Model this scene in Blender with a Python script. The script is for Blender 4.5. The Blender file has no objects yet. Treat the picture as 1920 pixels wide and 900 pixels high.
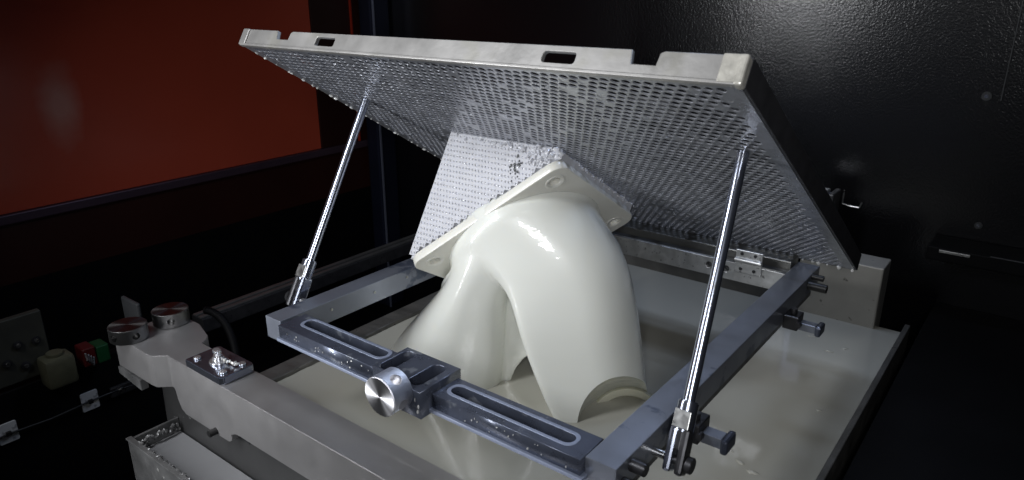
import bpy, bmesh, math, random
import numpy as np
from mathutils import Vector, Matrix, noise
random.seed(7); rng = np.random.default_rng(7)
R = math.radians
S = bpy.context.scene
COL = S.collection

# ------------------------------------------------------------------ camera
cam_d = bpy.data.cameras.new('camera'); cam = bpy.data.objects.new('camera', cam_d); COL.objects.link(cam)
cam_d.sensor_width = 36; cam_d.lens = 36*1349/1920; cam_d.clip_start = .02; cam_d.clip_end = 60
cam.location = (0, 0, .62)
cam.rotation_euler = (R(90-19.4), 0, R(37.6))
S.camera = cam
cam_d.dof.use_dof = True; cam_d.dof.focus_distance = 1.45; cam_d.dof.aperture_fstop = 7.0
S.render.resolution_x = 1024; S.render.resolution_y = 480
S.view_settings.view_transform = 'Standard'; S.view_settings.look = 'None'
S.view_settings.gamma = 1; S.view_settings.use_curve_mapping = False
S.view_settings.exposure = 0
S.render.engine = 'CYCLES'; S.cycles.caustics_reflective = False; S.cycles.caustics_refractive = False

# ------------------------------------------------------------------ world and lamps
w = bpy.data.worlds.new('World'); S.world = w; w.use_nodes = True
w.node_tree.nodes['Background'].inputs[0].default_value = (.55, .65, 1, 1)
w.node_tree.nodes['Background'].inputs[1].default_value = .010

def area(name, loc, target, sx, sy, power, color):
    l = bpy.data.lights.new(name, 'AREA'); l.shape = 'RECTANGLE'; l.size = sx; l.size_y = sy
    l.energy = power; l.color = color; l.spread = R(70 if name == 'front_lamp' else 110)
    o = bpy.data.objects.new(name, l); COL.objects.link(o)
    o.location = loc
    o.rotation_euler = (Vector(target)-Vector(loc)).to_track_quat('-Z', 'Y').to_euler()
    return o
area('key_lamp', (-1.35, -.35, 1.30), (-.85, 1.2, .1), .3, .4, 5.8, (.93, .955, 1))
area('side_lamp', (-1.45, -.10, .34), (-.9, 1.2, .26), .10, 1.15, 5.2, (.95, .97, 1))
area('front_lamp', (.18, -.35, .80), (-.8, 1.2, .15), .3, .3, 2.0, (.97, .98, 1))
area('top_lamp', (-.75, 1.9, 1.5), (-.8, 1.0, 0), .6, .3, 5, (.62, .74, 1))

# ------------------------------------------------------------------ materials
def newmat(name):
    m = bpy.data.materials.new(name); m.use_nodes = True
    return m, m.node_tree.nodes, m.node_tree.links, m.node_tree.nodes['Principled BSDF']
def mat(name, col, rough=.5, metal=0, spec=.5, coat=0, coat_r=.05, var=.0, vscale=20, rvar=0., bump=0., bscale=200,
        col2=None, c2scale=12, c2lo=.5, c2hi=.6, sss=0, stretch=(1, 1, 1), aniso=0, trans=0, bdist=.002, coat_only=False):
    m, N, L, B = newmat(name)
    B.inputs['Roughness'].default_value = rough; B.inputs['Metallic'].default_value = metal
    B.inputs['Specular IOR Level'].default_value = spec
    B.inputs['Coat Weight'].default_value = coat; B.inputs['Coat Roughness'].default_value = coat_r
    B.inputs['Anisotropic'].default_value = aniso
    B.inputs['Transmission Weight'].default_value = trans
    if sss:
        B.inputs['Subsurface Weight'].default_value = sss
        B.inputs['Subsurface Radius'].default_value = (1, .9, .7); B.inputs['Subsurface Scale'].default_value = .012
    tc = N.new('ShaderNodeTexCoord'); mp = N.new('ShaderNodeMapping'); mp.inputs['Scale'].default_value = stretch
    L.new(tc.outputs['Object'], mp.inputs['Vector'])
    def nz(scale, det=5):
        n = N.new('ShaderNodeTexNoise'); n.inputs['Scale'].default_value = scale; n.inputs['Detail'].default_value = det
        L.new(mp.outputs['Vector'], n.inputs['Vector']); return n
    def ramp(src, a, b, ca, cb):
        r = N.new('ShaderNodeMapRange'); r.inputs['From Min'].default_value = a; r.inputs['From Max'].default_value = b
        r.inputs['To Min'].default_value = ca; r.inputs['To Max'].default_value = cb; L.new(src, r.inputs['Value']); return r.outputs['Result']
    rgb = N.new('ShaderNodeRGB'); rgb.outputs[0].default_value = (*col, 1); out = rgb.outputs[0]
    if var:
        n = nz(vscale); mx = N.new('ShaderNodeMix'); mx.data_type = 'RGBA'; mx.blend_type = 'MULTIPLY'
        mx.inputs['Factor'].default_value = 1
        L.new(out, mx.inputs['A']); g = N.new('ShaderNodeCombineColor'); v = ramp(n.outputs['Fac'], .3, .7, 1-var, 1+var)
        for k in range(3): L.new(v, g.inputs[k])
        L.new(g.outputs[0], mx.inputs['B']); out = mx.outputs['Result']
    if col2:
        n = nz(c2scale, 6); mx = N.new('ShaderNodeMix'); mx.data_type = 'RGBA'
        L.new(ramp(n.outputs['Fac'], c2lo, c2hi, 0, 1), mx.inputs['Factor'])
        L.new(out, mx.inputs['A']); mx.inputs['B'].default_value = (*col2, 1); out = mx.outputs['Result']
    L.new(out, B.inputs['Base Color'])
    if rvar:
        n = nz(vscale*1.7); L.new(ramp(n.outputs['Fac'], .3, .7, max(.02, rough-rvar), rough+rvar), B.inputs['Roughness'])
    if bump:
        n = nz(bscale, 3); b = N.new('ShaderNodeBump'); b.inputs['Strength'].default_value = bump; b.inputs['Distance'].default_value = bdist
        L.new(n.outputs['Fac'], b.inputs['Height'])
        if not coat_only: L.new(b.outputs['Normal'], B.inputs['Normal'])
        if coat: L.new(b.outputs['Normal'], B.inputs['Coat Normal'])
    return m

M = {}
M['frame'] = mat('frame_steel', (.24, .26, .31), .36, .6, var=.10, vscale=10, rvar=.08, bump=.05, bscale=60, col2=(.11, .13, .18), c2scale=13, c2lo=.57, c2hi=.61, coat=.25, coat_r=.2)
M['frame_plain'] = mat('wet_steel', (.11, .125, .17), .32, .65, var=.2, vscale=18, rvar=.1, bump=.06, bscale=80, col2=(.26, .28, .32), c2scale=30, c2lo=.62, c2hi=.68, coat=.4, coat_r=.12)
M['ledge'] = mat('ledge_steel', (.30, .34, .45), .4, .4, var=.1, vscale=18, coat=.2)
M['frame_rear'] = mat('bright_steel', (.62, .63, .64), .38, .8, var=.15, vscale=30, rvar=.1, col2=(.25, .25, .26), c2scale=90, c2lo=.62, c2hi=.68)
M['chrome'] = mat('polished_steel', (.40, .43, .52), .2, .95, var=.04, vscale=30, col2=(.28, .29, .31), c2scale=55, c2lo=.64, c2hi=.7)
M['bright'] = mat('bright_zinc', (.78, .78, .80), .26, .85, bump=.1, bscale=200)
M['steel'] = mat('satin_steel', (.55, .55, .54), .3, 1, var=.1, vscale=40, rvar=.08)
M['dark_steel'] = mat('dark_steel', (.06, .06, .065), .35, .7, var=.2, vscale=40, rvar=.1)
M['plate'] = mat('perforated_steel', (.33, .34, .375), .36, .55, var=.22, vscale=25, rvar=.12, bump=.5, bscale=230, coat=.55, coat_r=.12, bdist=.0015)
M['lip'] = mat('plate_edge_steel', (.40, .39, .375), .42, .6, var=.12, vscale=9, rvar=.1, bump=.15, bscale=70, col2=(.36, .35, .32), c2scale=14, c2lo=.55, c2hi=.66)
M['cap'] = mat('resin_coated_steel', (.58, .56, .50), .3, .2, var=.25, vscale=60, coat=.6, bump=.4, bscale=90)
M['skirt'] = mat('plate_side_steel', (.05, .05, .055), .5, .4, var=.2, vscale=30)  # shade of the plate's unlit side is put into this dark base colour
M['alu'] = mat('machined_aluminium', (.43, .42, .42), .42, .75, var=.05, vscale=10, rvar=.05, bump=.03, bscale=350, aniso=.3)
M['blade'] = mat('blade_steel', (.10, .10, .10), .42, .7, var=.1, vscale=8, rvar=.06, col2=(.5, .5, .5), c2scale=45, c2lo=.72, c2hi=.76)
M['tray'] = mat('tray_steel', (.22, .22, .22), .4, .6, var=.25, vscale=20, rvar=.15, bump=.2, bscale=90, col2=(.6, .6, .58), c2scale=35, c2lo=.66, c2hi=.72)
M['cured'] = mat('cured_resin', (.73, .74, .69), .32, 0, spec=.45, coat=1, coat_r=.03, sss=.25, var=.02, vscale=4, bump=.42, bscale=26, stretch=(.6, .6, 2.6), bdist=.003, coat_only=True)
M['flange'] = mat('cured_resin_flange', (.70, .69, .63), .38, 0, coat=.4, coat_r=.12, sss=.25, var=.03, vscale=12, bump=.10, bscale=60)
M['sleeve'] = mat('thin_resin', (.62, .61, .49), .35, 0, coat=.5, sss=.4)
M['support'] = mat('support_lattice', (.56, .565, .60), .32, 0, coat=.6, coat_r=.12, sss=.2, var=.05, vscale=30, bump=.15, bscale=120)
M['bead'] = mat('resin_bead', (.80, .80, .80), .12, 0, coat=1, coat_r=.03, sss=.2)
M['resin'] = mat('liquid_resin', (.44, .43, .375), .11, 0, spec=.5, coat=.2, coat_r=.03, var=.04, vscale=3, bump=.02, bscale=9)
M['tankwall'] = mat('tank_steel', (.16, .155, .145), .4, .5, var=.25, vscale=12, rvar=.15, bump=.3, bscale=50)
M['tankblock'] = mat('wet_tank_block', (.36, .35, .32), .4, .2, var=.12, vscale=10, rvar=.1, bump=.2, bscale=40, col2=(.15, .145, .13), c2scale=42, c2lo=.66, c2hi=.70, coat=.3)
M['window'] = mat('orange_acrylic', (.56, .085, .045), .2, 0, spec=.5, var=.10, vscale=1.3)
m = M['window']; N = m.node_tree.nodes; L = m.node_tree.links; B = N['Principled BSDF']  # tilted pale patch: a soft reflection painted into the window's base colour
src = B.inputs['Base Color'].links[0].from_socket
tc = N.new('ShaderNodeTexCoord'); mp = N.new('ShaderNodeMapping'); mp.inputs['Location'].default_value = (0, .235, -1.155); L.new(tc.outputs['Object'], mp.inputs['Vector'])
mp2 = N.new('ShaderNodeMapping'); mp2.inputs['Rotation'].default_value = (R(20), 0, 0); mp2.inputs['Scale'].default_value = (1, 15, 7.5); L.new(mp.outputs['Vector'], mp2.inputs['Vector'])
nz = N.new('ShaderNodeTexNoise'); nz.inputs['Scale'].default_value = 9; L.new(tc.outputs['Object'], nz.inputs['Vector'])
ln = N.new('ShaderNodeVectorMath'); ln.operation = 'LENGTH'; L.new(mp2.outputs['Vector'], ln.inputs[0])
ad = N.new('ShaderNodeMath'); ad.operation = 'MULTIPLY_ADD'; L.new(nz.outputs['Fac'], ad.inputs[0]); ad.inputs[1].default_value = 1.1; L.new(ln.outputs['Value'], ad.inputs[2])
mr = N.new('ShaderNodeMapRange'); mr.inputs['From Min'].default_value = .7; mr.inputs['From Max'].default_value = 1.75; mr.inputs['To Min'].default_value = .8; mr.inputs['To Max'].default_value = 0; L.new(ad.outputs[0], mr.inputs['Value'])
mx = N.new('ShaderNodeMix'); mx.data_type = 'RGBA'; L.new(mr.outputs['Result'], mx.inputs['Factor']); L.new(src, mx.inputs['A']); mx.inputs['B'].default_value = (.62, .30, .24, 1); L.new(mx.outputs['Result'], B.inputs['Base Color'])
M['brown'] = mat('dark_red_panel', (.03, .007, .005), .4, 0, var=.2, vscale=3)
M['winrail'] = mat('window_rail', (.085, .055, .078), .35, .4, var=.1, vscale=9)
M['bluepost'] = mat('blue_black_post', (.018, .022, .045), .35, .5, var=.15, vscale=6)
M['postline'] = mat('post_edge', (.30, .33, .45), .3, .6)
M['redline'] = mat('red_gasket', (.40, .03, .01), .4)
M['black'] = mat('black_panel', (.003, .003, .0035), .6, 0, spec=.12, var=.2, vscale=10)
M['rail'] = mat('guide_rail_steel', (.22, .22, .21), .35, .8, var=.2, vscale=15)
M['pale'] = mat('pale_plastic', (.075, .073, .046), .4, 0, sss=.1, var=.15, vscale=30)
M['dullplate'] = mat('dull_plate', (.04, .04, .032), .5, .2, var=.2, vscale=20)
M['white'] = mat('white_nylon', (.55, .55, .54), .45, 0, var=.1, vscale=40, col2=(.3, .3, .3), c2scale=60, c2lo=.6, c2hi=.65)
M['rubber'] = mat('black_rubber', (.012, .012, .012), .4)
M['green'] = mat('green_plastic', (.004, .045, .014), .4)
M['red'] = mat('red_plastic', (.06, .006, .006), .35)
M['traypool'] = mat('tray_resin', (.36, .36, .37), .2, 0, coat=.3, var=.06, vscale=9)
M['hinge'] = mat('blue_grey_hinge', (.36, .38, .50), .4, .4, var=.1, vscale=20)
M['grey_dark'] = mat('hole_shade_grey', (.05, .052, .055), .35, .2, var=.15, vscale=20)
M['drip'] = mat('dried_resin', (.78, .78, .76), .3, 0, coat=.5, sss=.2)
# leather-textured powder coat of the back wall
m, N, L, B = newmat('powder_coat')
B.inputs['Base Color'].default_value = (.004, .004, .005, 1); B.inputs['Roughness'].default_value = .22; B.inputs['Specular IOR Level'].default_value = .7
tc = N.new('ShaderNodeTexCoord'); n1 = N.new('ShaderNodeTexVoronoi'); n1.inputs['Scale'].default_value = 185; n1.feature = 'SMOOTH_F1'
n2 = N.new('ShaderNodeTexNoise'); n2.inputs['Scale'].default_value = 250; n2.inputs['Detail'].default_value = 1
mx = N.new('ShaderNodeMath'); mx.operation = 'ADD'; b = N.new('ShaderNodeBump'); b.inputs['Strength'].default_value = .8; b.inputs['Distance'].default_value = .00045
L.new(tc.outputs['Object'], n1.inputs['Vector']); L.new(tc.outputs['Object'], n2.inputs['Vector'])
L.new(n1.outputs['Distance'], mx.inputs[0]); L.new(n2.outputs['Fac'], mx.inputs[1]); L.new(mx.outputs[0], b.inputs['Height']); L.new(b.outputs['Normal'], B.inputs['Normal'])
M['powder'] = m
# turned faces: fine concentric grooves, radial sheen
def turned(name, col, rough):
    m, N, L, B = newmat(name)
    B.inputs['Base Color'].default_value = (*col, 1); B.inputs['Metallic'].default_value = 1; B.inputs['Roughness'].default_value = rough
    B.inputs['Anisotropic'].default_value = .85
    t = N.new('ShaderNodeTangent'); t.direction_type = 'RADIAL'; t.axis = 'Z'; L.new(t.outputs[0], B.inputs['Tangent'])
    return m
M['turned'] = turned('turned_steel', (.85, .85, .88), .42)
M['turned_dark'] = turned('turned_dark_steel', (.28, .28, .28), .32)

# ------------------------------------------------------------------ helpers
WM = {}
def tag(o, label=None, cat=None, group=None, kind=None):
    if label: o['label'] = label
    if cat: o['category'] = cat
    if group: o['group'] = group
    if kind: o['kind'] = kind
    return o
def thing(name, loc, label, cat, group=None, rot=None):
    o = bpy.data.objects.new(name, None); COL.objects.link(o); o.empty_display_size = .02
    mw = Matrix.Translation(loc) @ (rot.to_4x4() if rot else Matrix())
    o.matrix_world = mw; WM[o.name] = mw
    return tag(o, label, cat, group)
def obj(name, me, m, parent=None, smooth=False, kind=None):
    """me: bmesh or mesh given in world coordinates"""
    if isinstance(me, bmesh.types.BMesh):
        bm = me; me = bpy.data.meshes.new(name); bmesh.ops.recalc_face_normals(bm, faces=bm.faces[:]); bm.to_mesh(me); bm.free()
    me.name = name
    o = bpy.data.objects.new(name, me); COL.objects.link(o)
    if m is not None:
        me.materials.clear(); me.materials.append(M[m] if isinstance(m, str) else m)
    if smooth:
        for p in me.polygons: p.use_smooth = True
        try: me.set_sharp_from_angle(angle=R(40))
        except Exception: pass
    if parent is not None:
        pm = WM[parent.name]; me.transform(pm.inverted()); o.parent = parent; WM[o.name] = pm
    else: WM[o.name] = Matrix()
    if kind: o['kind'] = kind
    return o
def local(name, me, m, parent, mw, smooth=False):
    """me in own local coordinates, placed by world matrix mw under parent"""
    if isinstance(me, bmesh.types.BMesh):
        bm = me; me = bpy.data.meshes.new(name); bmesh.ops.recalc_face_normals(bm, faces=bm.faces[:]); bm.to_mesh(me); bm.free()
    o = bpy.data.objects.new(name, me); COL.objects.link(o); me.materials.append(M[m])
    if smooth:
        for p in me.polygons: p.use_smooth = True
        me.set_sharp_from_angle(angle=R(40))
    if parent is not None:
        o.parent = parent; o.matrix_basis = WM[parent.name].inverted() @ mw
    else: o.matrix_basis = mw
    WM[o.name] = mw
    return o
def bx(x0, x1, y0, y1, z0, z1, bev=.0015, bm=None, mtx=None):
    t = bmesh.new()
    bmesh.ops.create_cube(t, size=1)
    for v in t.verts: v.co = Vector(((x0+x1)/2+v.co.x*(x1-x0), (y0+y1)/2+v.co.y*(y1-y0), (z0+z1)/2+v.co.z*(z1-z0)))
    if bev: bmesh.ops.bevel(t, geom=t.edges[:], offset=bev, segments=2, affect='EDGES', profile=.5)
    if mtx: t.transform(mtx)
    if bm is None: return t
    return join(bm, t)
def join(bm, t):
    me = bpy.data.meshes.new('t'); t.to_mesh(me); t.free(); bm.from_mesh(me); bpy.data.meshes.remove(me); return bm
def cyl(p0, p1, r0, r1=None, seg=28, bev=.001, bm=None, caps=True):
    p0 = Vector(p0); p1 = Vector(p1); d = p1-p0; r1 = r0 if r1 is None else r1
    t = bmesh.new(); bmesh.ops.create_cone(t, cap_ends=caps, segments=seg, radius1=r0, radius2=r1, depth=d.length)
    if bev:
        es = [e for e in t.edges if len(e.link_faces) == 2 and any(len(f.verts) > 4 for f in e.link_faces)]
        bmesh.ops.bevel(t, geom=es, offset=bev, segments=2, affect='EDGES')
    t.transform(Matrix.Translation((p0+p1)/2) @ d.to_track_quat('Z', 'Y').to_matrix().to_4x4())
    if bm is None: return t
    return join(bm, t)
def prism(pts, a0, a1, axis='y', bev=.0015):
    """pts 2D polygon, extruded a0..a1 along axis. y: pts=(x,z); z: pts=(x,y); x: pts=(y,z)"""
    t = bmesh.new()
    def P(p, a): return {'y': (p[0], a, p[1]), 'z': (p[0], p[1], a), 'x': (a, p[0], p[1])}[axis]
    v0 = [t.verts.new(P(p, a0)) for p in pts]; v1 = [t.verts.new(P(p, a1)) for p in pts]
    t.faces.new(v0); t.faces.new(v1[::-1]); n = len(pts)
    for i in range(n): t.faces.new((v0[i], v1[i], v1[(i+1) % n], v0[(i+1) % n]))
    bmesh.ops.recalc_face_normals(t, faces=t.faces[:])
    if bev: bmesh.ops.bevel(t, geom=t.edges[:], offset=bev, segments=2, affect='EDGES')
    return t
def rrect(x0, x1, y0, y1, r, n=6):
    o = []
    for cx, cy, a in ((x1-r, y1-r, 0), (x0+r, y1-r, 90), (x0+r, y0+r, 180), (x1-r, y0+r, 270)):
        for k in range(n+1):
            q = R(a+90*k/n); o.append((cx+r*math.cos(q), cy+r*math.sin(q)))
    return o
def circ(x, y, r, n=20): return [(x+r*math.cos(2*math.pi*k/n), y+r*math.sin(2*math.pi*k/n)) for k in range(n)]
def sheet(outer, holes, depth, bev=.001, mtx=None):
    """plate with real holes: outer/holes polygons in xy, thickness depth centred on z=0, bevelled"""
    cu = bpy.data.curves.new('c', 'CURVE'); cu.dimensions = '2D'; cu.fill_mode = 'BOTH'
    cu.extrude = max(depth/2-bev, 1e-4); cu.bevel_depth = bev; cu.bevel_resolution = 1; cu.offset = -bev
    for poly in [outer]+holes:
        s = cu.splines.new('POLY'); s.points.add(len(poly)-1); s.use_cyclic_u = True
        for p, q in zip(s.points, poly): p.co = (q[0], q[1], 0, 1)
    o = bpy.data.objects.new('c', cu); COL.objects.link(o)
    dg = bpy.context.evaluated_depsgraph_get(); me = bpy.data.meshes.new_from_object(o.evaluated_get(dg))
    bpy.data.objects.remove(o); bpy.data.curves.remove(cu)
    if mtx: me.transform(mtx)
    return me
def hexbolt(bm, p, d, r, h):
    p = Vector(p); d = Vector(d).normalized()
    cyl(p, p+d*h, r, seg=20, bm=bm, bev=r*.12)
    cyl(p+d*h*.98, p+d*h*1.02, r*.55, seg=6, bm=bm, bev=0)
    return bm

# ------------------------------------------------------------------ setting: chamber
def struct(name, me, m, **k):
    o = obj(name, me, m, **k); o['kind'] = 'structure'; return o
struct('chamber_floor', bx(-3.2, 1.6, -2.2, 2.6, -.95, -.90, 0), 'black')
struct('machine_deck', bx(-.20, 1.5, .2, 2.349, -.33, -.275, .002), 'black')
tag(obj('back_wall', bx(-3.0, 1.5, 2.35, 2.40, -.9, 1.9, 0), 'powder'), 'black leather-textured metal panel closing the machine behind the tilted plate', 'wall')
lw = thing('left_wall', (-2.6, 1.2, -.9), 'left inner wall of the machine with large orange window above black sill', 'wall')
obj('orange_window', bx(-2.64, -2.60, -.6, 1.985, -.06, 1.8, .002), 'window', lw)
obj('window_frame', bx(-2.66, -2.597, 1.987, 2.345, -.06, 1.8, .002), 'brown', lw)
obj('window_rail', bx(-2.66, -2.585, -.6, 2.345, -.092, -.061, .003), 'winrail', lw)
obj('lower_panel', bx(-2.66, -2.60, -.6, 2.345, -.29, -.094, .001), 'brown', lw)
obj('base_panel', bx(-2.66, -2.602, -.6, 2.345, -.9, -.292, .001), 'black', lw)
obj('gasket', bx(-2.596, -2.590, 2.195, 2.205, -.06, 1.8, .001), 'redline', lw)
cp = thing('corner_post', (-2.54, 2.30, -.9), 'dark blue corner post between orange window and black back panel', 'post')
obj('post', bx(-2.586, -2.50, 2.235, 2.348, -.9, 1.8, .012), 'bluepost', cp)
obj('edge_strip', bx(-2.499, -2.494, 2.24, 2.25, -.9, 1.8, .001), 'postline', cp)

# wall fittings
def screw(loc, d, r, label, cat='screw', group=None):
    t = thing('screw', loc, label, cat, group)
    obj('head', cyl(loc, Vector(loc)+Vector(d)*r*.6, r, seg=24, bev=r*.2), 'grey_dark', t, smooth=True)
    obj('socket', cyl(Vector(loc)+Vector(d)*r*.62, Vector(loc)+Vector(d)*r*.75, r*.45, seg=6, bev=0), 'chrome', t)
screw((-.182, 2.349, .340), (0, -1, 0), .012, 'small round screw on the black back panel near right edge')
screw((-.135, 2.349, -.02), (0, -1, 0), .010, 'faint screw low on the black back panel above bracket')
t = thing('wall_seam_strip', (-.13, 2.34, .4), 'thin vertical seam strip on black panel at right edge', 'trim')
obj('strip', bx(-.1495, -.1465, 2.346, 2.349, .33, 1.7, .0005), 'grey_dark', t)
hb = thing('rear_slide_block', (-.52, 2.2, -.1), 'blue-grey upright metal block behind right edge of tilted plate', 'bracket')
obj('body', bx(-.575, -.505, 2.16, 2.22, -.16, .045, .006), 'hinge', hb)
obj('side_cover', bx(-.504, -.488, 2.165, 2.25, -.17, .05, .004), 'grey_dark', hb)
obj('top_cap', bx(-.57, -.51, 2.165, 2.215, .0455, .055, .003), 'frame_rear', hb)
lt = thing('wire_latch', (-.46, 2.2, 0), 'small bent wire latch beside the blue-grey upright block', 'latch')
lb = bmesh.new()
pl = [(-.478, 2.24, .05), (-.478, 2.24, .008), (-.455, 2.24, .004), (-.430, 2.24, .004), (-.425, 2.24, .02)]
for a, b_ in zip(pl, pl[1:]): cyl(a, b_, .0025, seg=8, bev=0, bm=lb)
obj('wire', lb, 'steel', lt)
wb = thing('wall_bracket', (-.15, 2.3, -.08), 'low black bracket with worn bare edge at right of back panel', 'bracket')
obj('arm', bx(-.235, .3, 2.22, 2.345, -.105, -.066, .003), 'black', wb)
obj('worn_edge', bx(-.205, -.13, 2.212, 2.2195, -.078, -.070, .001), 'steel', wb)
obj('edge_line', bx(-.085, .2, 2.214, 2.2195, -.0655, -.0635, .0005), 'grey_dark', wb)

# ------------------------------------------------------------------ resin tank
ZR = -.262
struct('resin_surface', bx(-1.352, -.236, .669, 2.03, ZR-.05, ZR, 0), 'resin')
tk = thing('resin_tank', (-.8, 1.2, -.4), 'wide steel tank filled with grey-white liquid resin under the frame', 'tank')
rim = bx(-1.405, -1.352, .675, 2.08, -.5, -.251, .003)
bmesh.ops.subdivide_edges(rim, edges=[e for e in rim.edges if e.calc_length() > 1], cuts=90)
for v in rim.verts:
    if v.co.z > -.27: v.co += Vector((1, 0, .6))*.006*(noise.noise(v.co*28)) 
obj('left_rim', rim, 'tankwall', tk)
obj('right_rim', bx(-.2355, -.222, .675, 2.08, -.5, -.256, .002), 'tankwall', tk)
obj('rear_wall', bx(-1.404, -.510, 2.031, 2.06, -.5, -.175, .002), 'tankwall', tk)
blk = thing('rear_tank_block', (-.4, 2.05, -.3), 'grey splashed steel block standing in resin at right rear of the tank', 'block')
obj('block_body', bx(-.515, -.300, 2.006, 2.10, -.30, -.086, .004), 'tankblock', blk)

# resin reflections are real; a few floating cured flecks
fl = bmesh.new()
for (x, y, l, a) in ((-.42, 1.86, .022, .2), (-.36, 1.80, .02, .1), (-.45, 1.9, .012, .4), (-.33, 1.84, .014, .9), (-.40, 1.24, .012, -.1), (-.37, 1.215, .016, -.3), (-.34, 1.20, .02, .1), (-.32, 1.16, .03, -.2), (-1.02, .78, .02, .1), (-.30, 1.5, .01, .5)):
    t = bmesh.new(); bmesh.ops.create_icosphere(t, subdivisions=2, radius=1)
    for v in t.verts:
        v.co = Vector((v.co.x*l*.6, v.co.y*l*.28, v.co.z*.0018))*(1+.5*noise.noise(v.co*2+Vector((x*40, y*9, 0))))
    t.transform(Matrix.Translation((x, y, ZR+.0005)) @ Matrix.Rotation(a, 4, 'Z')); join(fl, t)
tag(obj('resin_flecks', fl, 'resin', smooth=True, kind='stuff'), 'small skin flecks floating on the resin surface', 'flecks')

# ------------------------------------------------------------------ build platform (tilted 30.7 degrees about its rear edge)
PT = 30.69; PA = Vector((-1.3581, .8626, .5078)); PW = 1.0413; PL = 1.0057
PROT = Matrix.Rotation(R(-PT), 3, 'X')
PM = Matrix.Translation(PA) @ PROT.to_4x4()
bp = thing('build_platform', PA, 'large perforated steel plate tilted up on two rods above the white print', 'platform', rot=PROT)

def holes_mesh(u0, u1, v0, v1, pu, pv, r, depth, mtx, film=.05, seed=1, closed=False, mask=None, rim=.0012, slant=0, jitter=0.):
    """Sheet in the uv plane facing -w with staggered real holes; returns vertex/face arrays"""
    g = np.random.default_rng(seed)
    nv = int(round((v1-v0)/pv)); nu = int(round((u1-u0)/pu)); pv = (v1-v0)/nv; pu = (u1-u0)/nu
    cs = []
    for j in range(nv):
        off = .5 if j % 2 else 0
        for i in range(nu + (1 if off else 0)):
            a = u0+(i-off)*pu; b = a+pu; a = max(a, u0); b = min(b, u1)
            cs.append((a, b, v0+j*pv, v0+(j+1)*pv, (b-a) < pu*.9))
    cs = np.array(cs, float)
    if mask is not None: cs = cs[mask((cs[:, 0]+cs[:, 1])/2, (cs[:, 2]+cs[:, 3])/2)]
    half = cs[:, 4] > .5
    V, F = [], []
    K = 12
    ang = np.radians([0, 35, 60, 90, 120, 145, 180, 215, 240, 270, 300, 325])
    # rectangle perimeter points
    rect = np.array([(1, 0), (1, 1), (.5, 1), (0, 1), (-.5, 1), (-1, 1), (-1, 0), (-1, -1), (-.5, -1), (0, -1), (.5, -1), (1, -1)], float)
    full = cs[~half]; n = len(full)
    c = np.stack([(full[:, 0]+full[:, 1])/2, (full[:, 2]+full[:, 3])/2], 1); h = np.stack([(full[:, 1]-full[:, 0])/2, (full[:, 3]-full[:, 2])/2], 1)
    rr = r*(1+jitter*g.normal(size=(n, 1)))
    rr = np.minimum(rr, h.min()*.9)
    cj = c+g.normal(size=c.shape)*jitter*.3*r
    circ_ = np.stack([np.cos(ang), np.sin(ang)], 1)
    if slant: circ_ = circ_ @ np.array([[1, 0], [slant, 1]])
    rings = []
    P0 = c[:, None, :]+rect[None]*h[:, None, :]; rings.append(np.concatenate([P0, np.zeros((n, K, 1))], 2))
    P1 = cj[:, None, :]+circ_[None]*(rr[:, None]+rim); rings.append(np.concatenate([P1, np.full((n, K, 1), 0.)+g.normal(size=(n, 1, 1))*-.0000], 2))
    P2 = cj[:, None, :]+circ_[None]*rr[:, None]; rings.append(np.concatenate([P2, np.full((n, K, 1), rim*.9)], 2))
    rings.append(np.concatenate([P2, np.full((n, K, 1), depth)], 2))
    A = np.stack(rings, 1)            # n,4,K,3
    Vv = A.reshape(-1, 3)
    base = (np.arange(n)*4*K)[:, None, None]
    k = np.arange(K); k2 = (k+1) % K
    quads = []
    for q in range(3):
        quads.append(np.stack([q*K+k, q*K+k2, (q+1)*K+k2, (q+1)*K+k], 1))
    quads = np.concatenate(quads)[None]+base
    quads = quads.reshape(-1, 4).tolist()
    # films across some holes, at the rim or a little inside
    for i in range(n):
        if closed or g.random() < film*(1+6*max(0, noise.noise(Vector((c[i, 0]*7, c[i, 1]*7, seed))))):
            ring = 3 if closed else (2 if g.random() < .7 else 1)
            quads.append([int(i*4*K+ring*K+x) for x in range(K)])
    hb_ = cs[half]; b0 = len(Vv); ex = []
    for a, b, c_, d, _ in hb_:
        ex += [(a, c_, 0), (b, c_, 0), (b, d, 0), (a, d, 0)]; quads.append([b0, b0+1, b0+2, b0+3]); b0 += 4
    if ex: Vv = np.concatenate([Vv, np.array(ex)])
    me = bpy.data.meshes.new('holes'); me.from_pydata(Vv.tolist(), [], quads)
    me.transform(mtx)
    return me, cj, rr

MG = .022
# local platform axes: x = across, y = down the slope, z = up through the plate (underside at z=0)
me, hc, hr = holes_mesh(MG, PW-MG, .012, PL-.006, .0170, .0149, .0065, .0020, PM, film=.06, seed=3, jitter=.06, rim=.0007)
sheet_o = obj('perforated_sheet', me, 'plate', bp)
mg = bmesh.new()
bx(.002, MG, .0045, PL-.002, 0, .006, 0, mg); bx(PW-MG, PW-.002, .0045, PL-.002, 0, .006, 0, mg)
bx(MG, PW-MG, .0045, .012, 0, .006, 0, mg); mg.transform(PM)
obj('sheet_margin', mg, 'plate', bp)
# top skin with openings is not seen; a stiffening grid closes the plate above
tg = bmesh.new()
for i in range(1, 8): bx(PW*i/8-.004, PW*i/8+.004, .03, PL-.03, .007, .036, 0, tg)
for i in range(1, 6): bx(.02, PW-.02, PL*i/6-.004, PL*i/6+.004, .0075, .0365, 0, tg)
tg.transform(PM); obj('stiffening_grid', tg, 'skirt', bp)
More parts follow.
